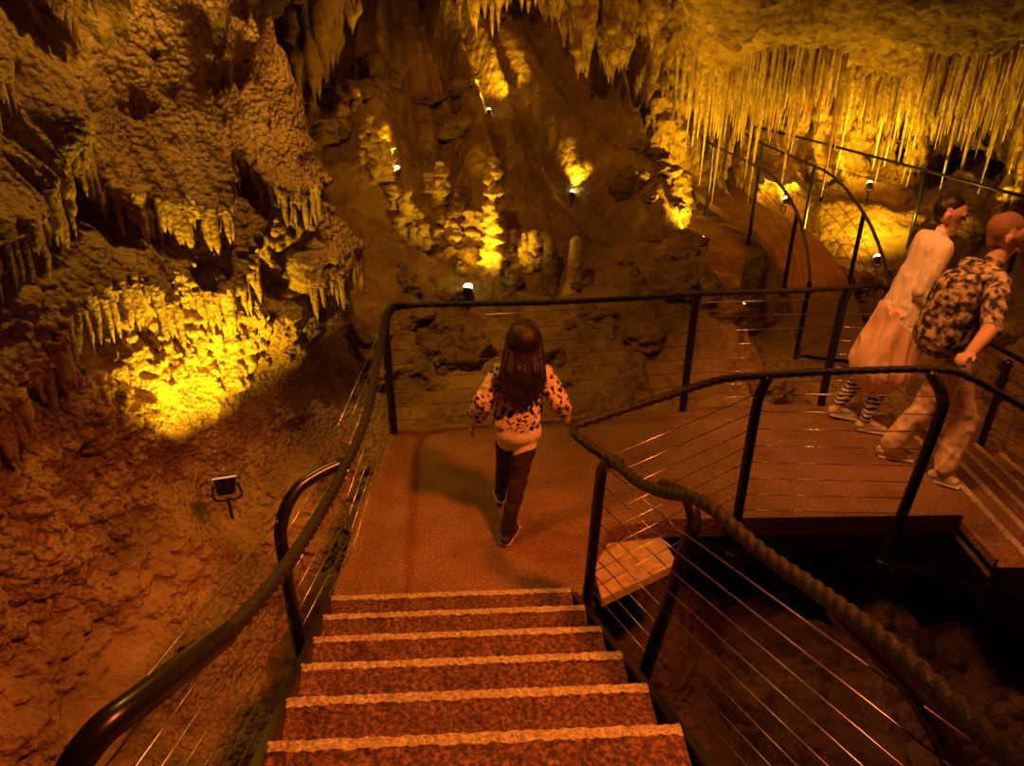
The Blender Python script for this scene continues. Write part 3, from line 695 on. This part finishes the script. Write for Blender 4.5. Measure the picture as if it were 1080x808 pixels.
# ------------------------------------------------------------ lamps
YEL=(1,.53,.012)
M_glow=emis('lamp_lens_glow',(1,.85,.2),30); M_lens=emis('lamp_rim',(1,.85,.5),.25); M_dimlens=emis('lamp_lens_dim',(1,.7,.3),.03)
def lamp(p,aim,power,size=150,col=YEL,r=.06,glow=True,blend=.8):
    p=np.array(p,float); d=np.array(aim,float)-p; d/=np.linalg.norm(d)
    mb=MB()
    sweep(mb,np.array([p-d*r*1.4,p-d*r*1.1,p,p+d*.01]),r,0,20,rf=lambda t:r*(.75+.25*min(1,t*2)))
    s=np.cross(d,[0,0,1]); s/=np.linalg.norm(s)
    sweep(mb,catmull([p-d*.03+s*r*1.1,p-d*.03+s*r*1.1-np.array([0,0,r*1.6]),p-d*.03-s*r*1.1-np.array([0,0,r*1.6]),p-d*.03-s*r*1.1],.01),.007,0,6)
    sweep(mb,np.array([p-d*.03-np.array([0,0,r*1.6]),p-d*.03-np.array([0,0,r*1.6+.16])]),.011,0,8)
    if glow:
        V,F,_=uvcaps(p+d*.012,p+d*.02,r*.9,r*.9,1,None,18); mb.add(V,F,1)
    else: sweep(mb,np.array([p+d*.008,p+d*.013]),r*.86,0,20)
    th=np.linspace(0,2*np.pi,25); w=np.cross(d,s)
    ring=np.array([p+d*.012+r*(np.cos(a)*s+np.sin(a)*w) for a in th]); sweep(mb,ring,.006,2,6)
    o=mb.obj('cave_spotlight',[M_black,M_glow if glow else M_dimlens,M_lens],origin=p)
    ld=bpy.data.lights.new('beam','SPOT'); ld.energy=power; ld.color=col; ld.shadow_soft_size=.03
    ld.spot_size=math.radians(size); ld.spot_blend=blend
    lo=bpy.data.objects.new('beam',ld); COL.objects.link(lo); lo.parent=o; lo.location=tuple(d*(r+.06))
    lo.rotation_euler=Vector(d).to_track_quat('-Z','Y').to_euler()
    return o
lamp((-1.86,3.98,.10),(-2.10,4.75,1.35),250,122,glow=False,blend=1,r=.07)
lamp((-.47,7.45,gz(-.47,7.45)+.24),(-.28,8.1,1.4),100,150,r=.055)
lamp((2.3,8.7,gz(2.3,8.7)+.22),(1.8,10.3,1.8),190,150,r=.045)
lamp((2.75,8.2,gz(2.75,8.2)+.28),(2.3,9.4,1.3),80,150,r=.045)
lamp((2.4,10.6,gz(2.4,10.6)+.3),(2.2,12.5,2.4),180,160,r=.045)
lamp((4.9,9.6,gz(4.9,9.6)+.2),(5.0,12,2.4),280,160,r=.045)
lamp((5.3,11.1,gz(5.3,11.1)+.2),(5.4,12.5,2.0),220,160,r=.045)
lamp((7.0,10.4,gz(7,10.4)+.2),(7.5,12,2.6),420,165,r=.045)
lamp((4.4,11.9,gz(4.4,11.9)+.2),(4.2,13,1.8),170,160,r=.045)
lamp((-1.35,8.95,gz(-1.35,8.95)+.12),(-2.0,8.7,2.6),230,110,r=.03)
lamp((.75,9.3,gz(.75,9.3)+.1),(1.1,9.9,3),110,110,r=.025)  # extra lamp added to light the stalactite drapery
lamp((-.3,10.1,gz(-.3,10.1)+.1),(-.3,10.9,3.2),150,120,r=.025)  # another added lamp, brightens the drapery above the slope
def light(name,loc,aim,power,col,size=90,soft=.25,blend=.6):
    ld=bpy.data.lights.new(name,'SPOT'); ld.energy=power; ld.color=col; ld.shadow_soft_size=soft; ld.spot_size=math.radians(size); ld.spot_blend=blend
    o=bpy.data.objects.new(name,ld); COL.objects.link(o); o.location=loc
    o.rotation_euler=(Vector(aim)-Vector(loc)).to_track_quat('-Z','Y').to_euler()
light('ceiling_lamp_red',(1.7,2.0,4.4),(-.3,2.3,.4),1050,(1,.19,.025),62,blend=.8)
light('ceiling_lamp_amber',(1.5,3.9,4.3),(3.1,4.5,.5),520,(1,.27,.055),68,soft=.35,blend=.7)
light('ceiling_lamp_slope',(-1.6,9.6,4.1),(.2,9.2,.8),620,(1,.46,.03),130,soft=.1)
light('back_fill_brown',(-1.0,4.9,4.6),(.6,8.8,.3),260,(1,.38,.035),100,soft=.1)  # unseen ambient fill added for the back slope, no fixture
light('ceiling_lamp_wall',(-1.3,4.7,4.1),(-2.6,3.6,.8),150,(1,.44,.04),140,soft=.05)
light('catwalk_fill_red',(3.5,8.2,2.1),(3.7,10.3,0),80,(1,.15,.02),80,soft=.1)  # unseen light added to turn the catwalk surface red
light('stair_fill_orange',(4.4,4.0,2.6),(3.3,4.2,-.3),70,(1,.24,.04),85,soft=.15)  # unseen light added to brighten the descending steps
w=bpy.data.worlds.new('cave_dark'); scene.world=w; w.use_nodes=True
w.node_tree.nodes['Background'].inputs[0].default_value=(.02,.008,.002,1); w.node_tree.nodes['Background'].inputs[1].default_value=.3

cam=bpy.data.cameras.new('camera'); co=bpy.data.objects.new('camera',cam); COL.objects.link(co)
cam.lens=26; cam.sensor_width=36; cam.clip_start=.05
co.location=(0,0,2.83); co.rotation_euler=(math.radians(63),0,0); scene.camera=co
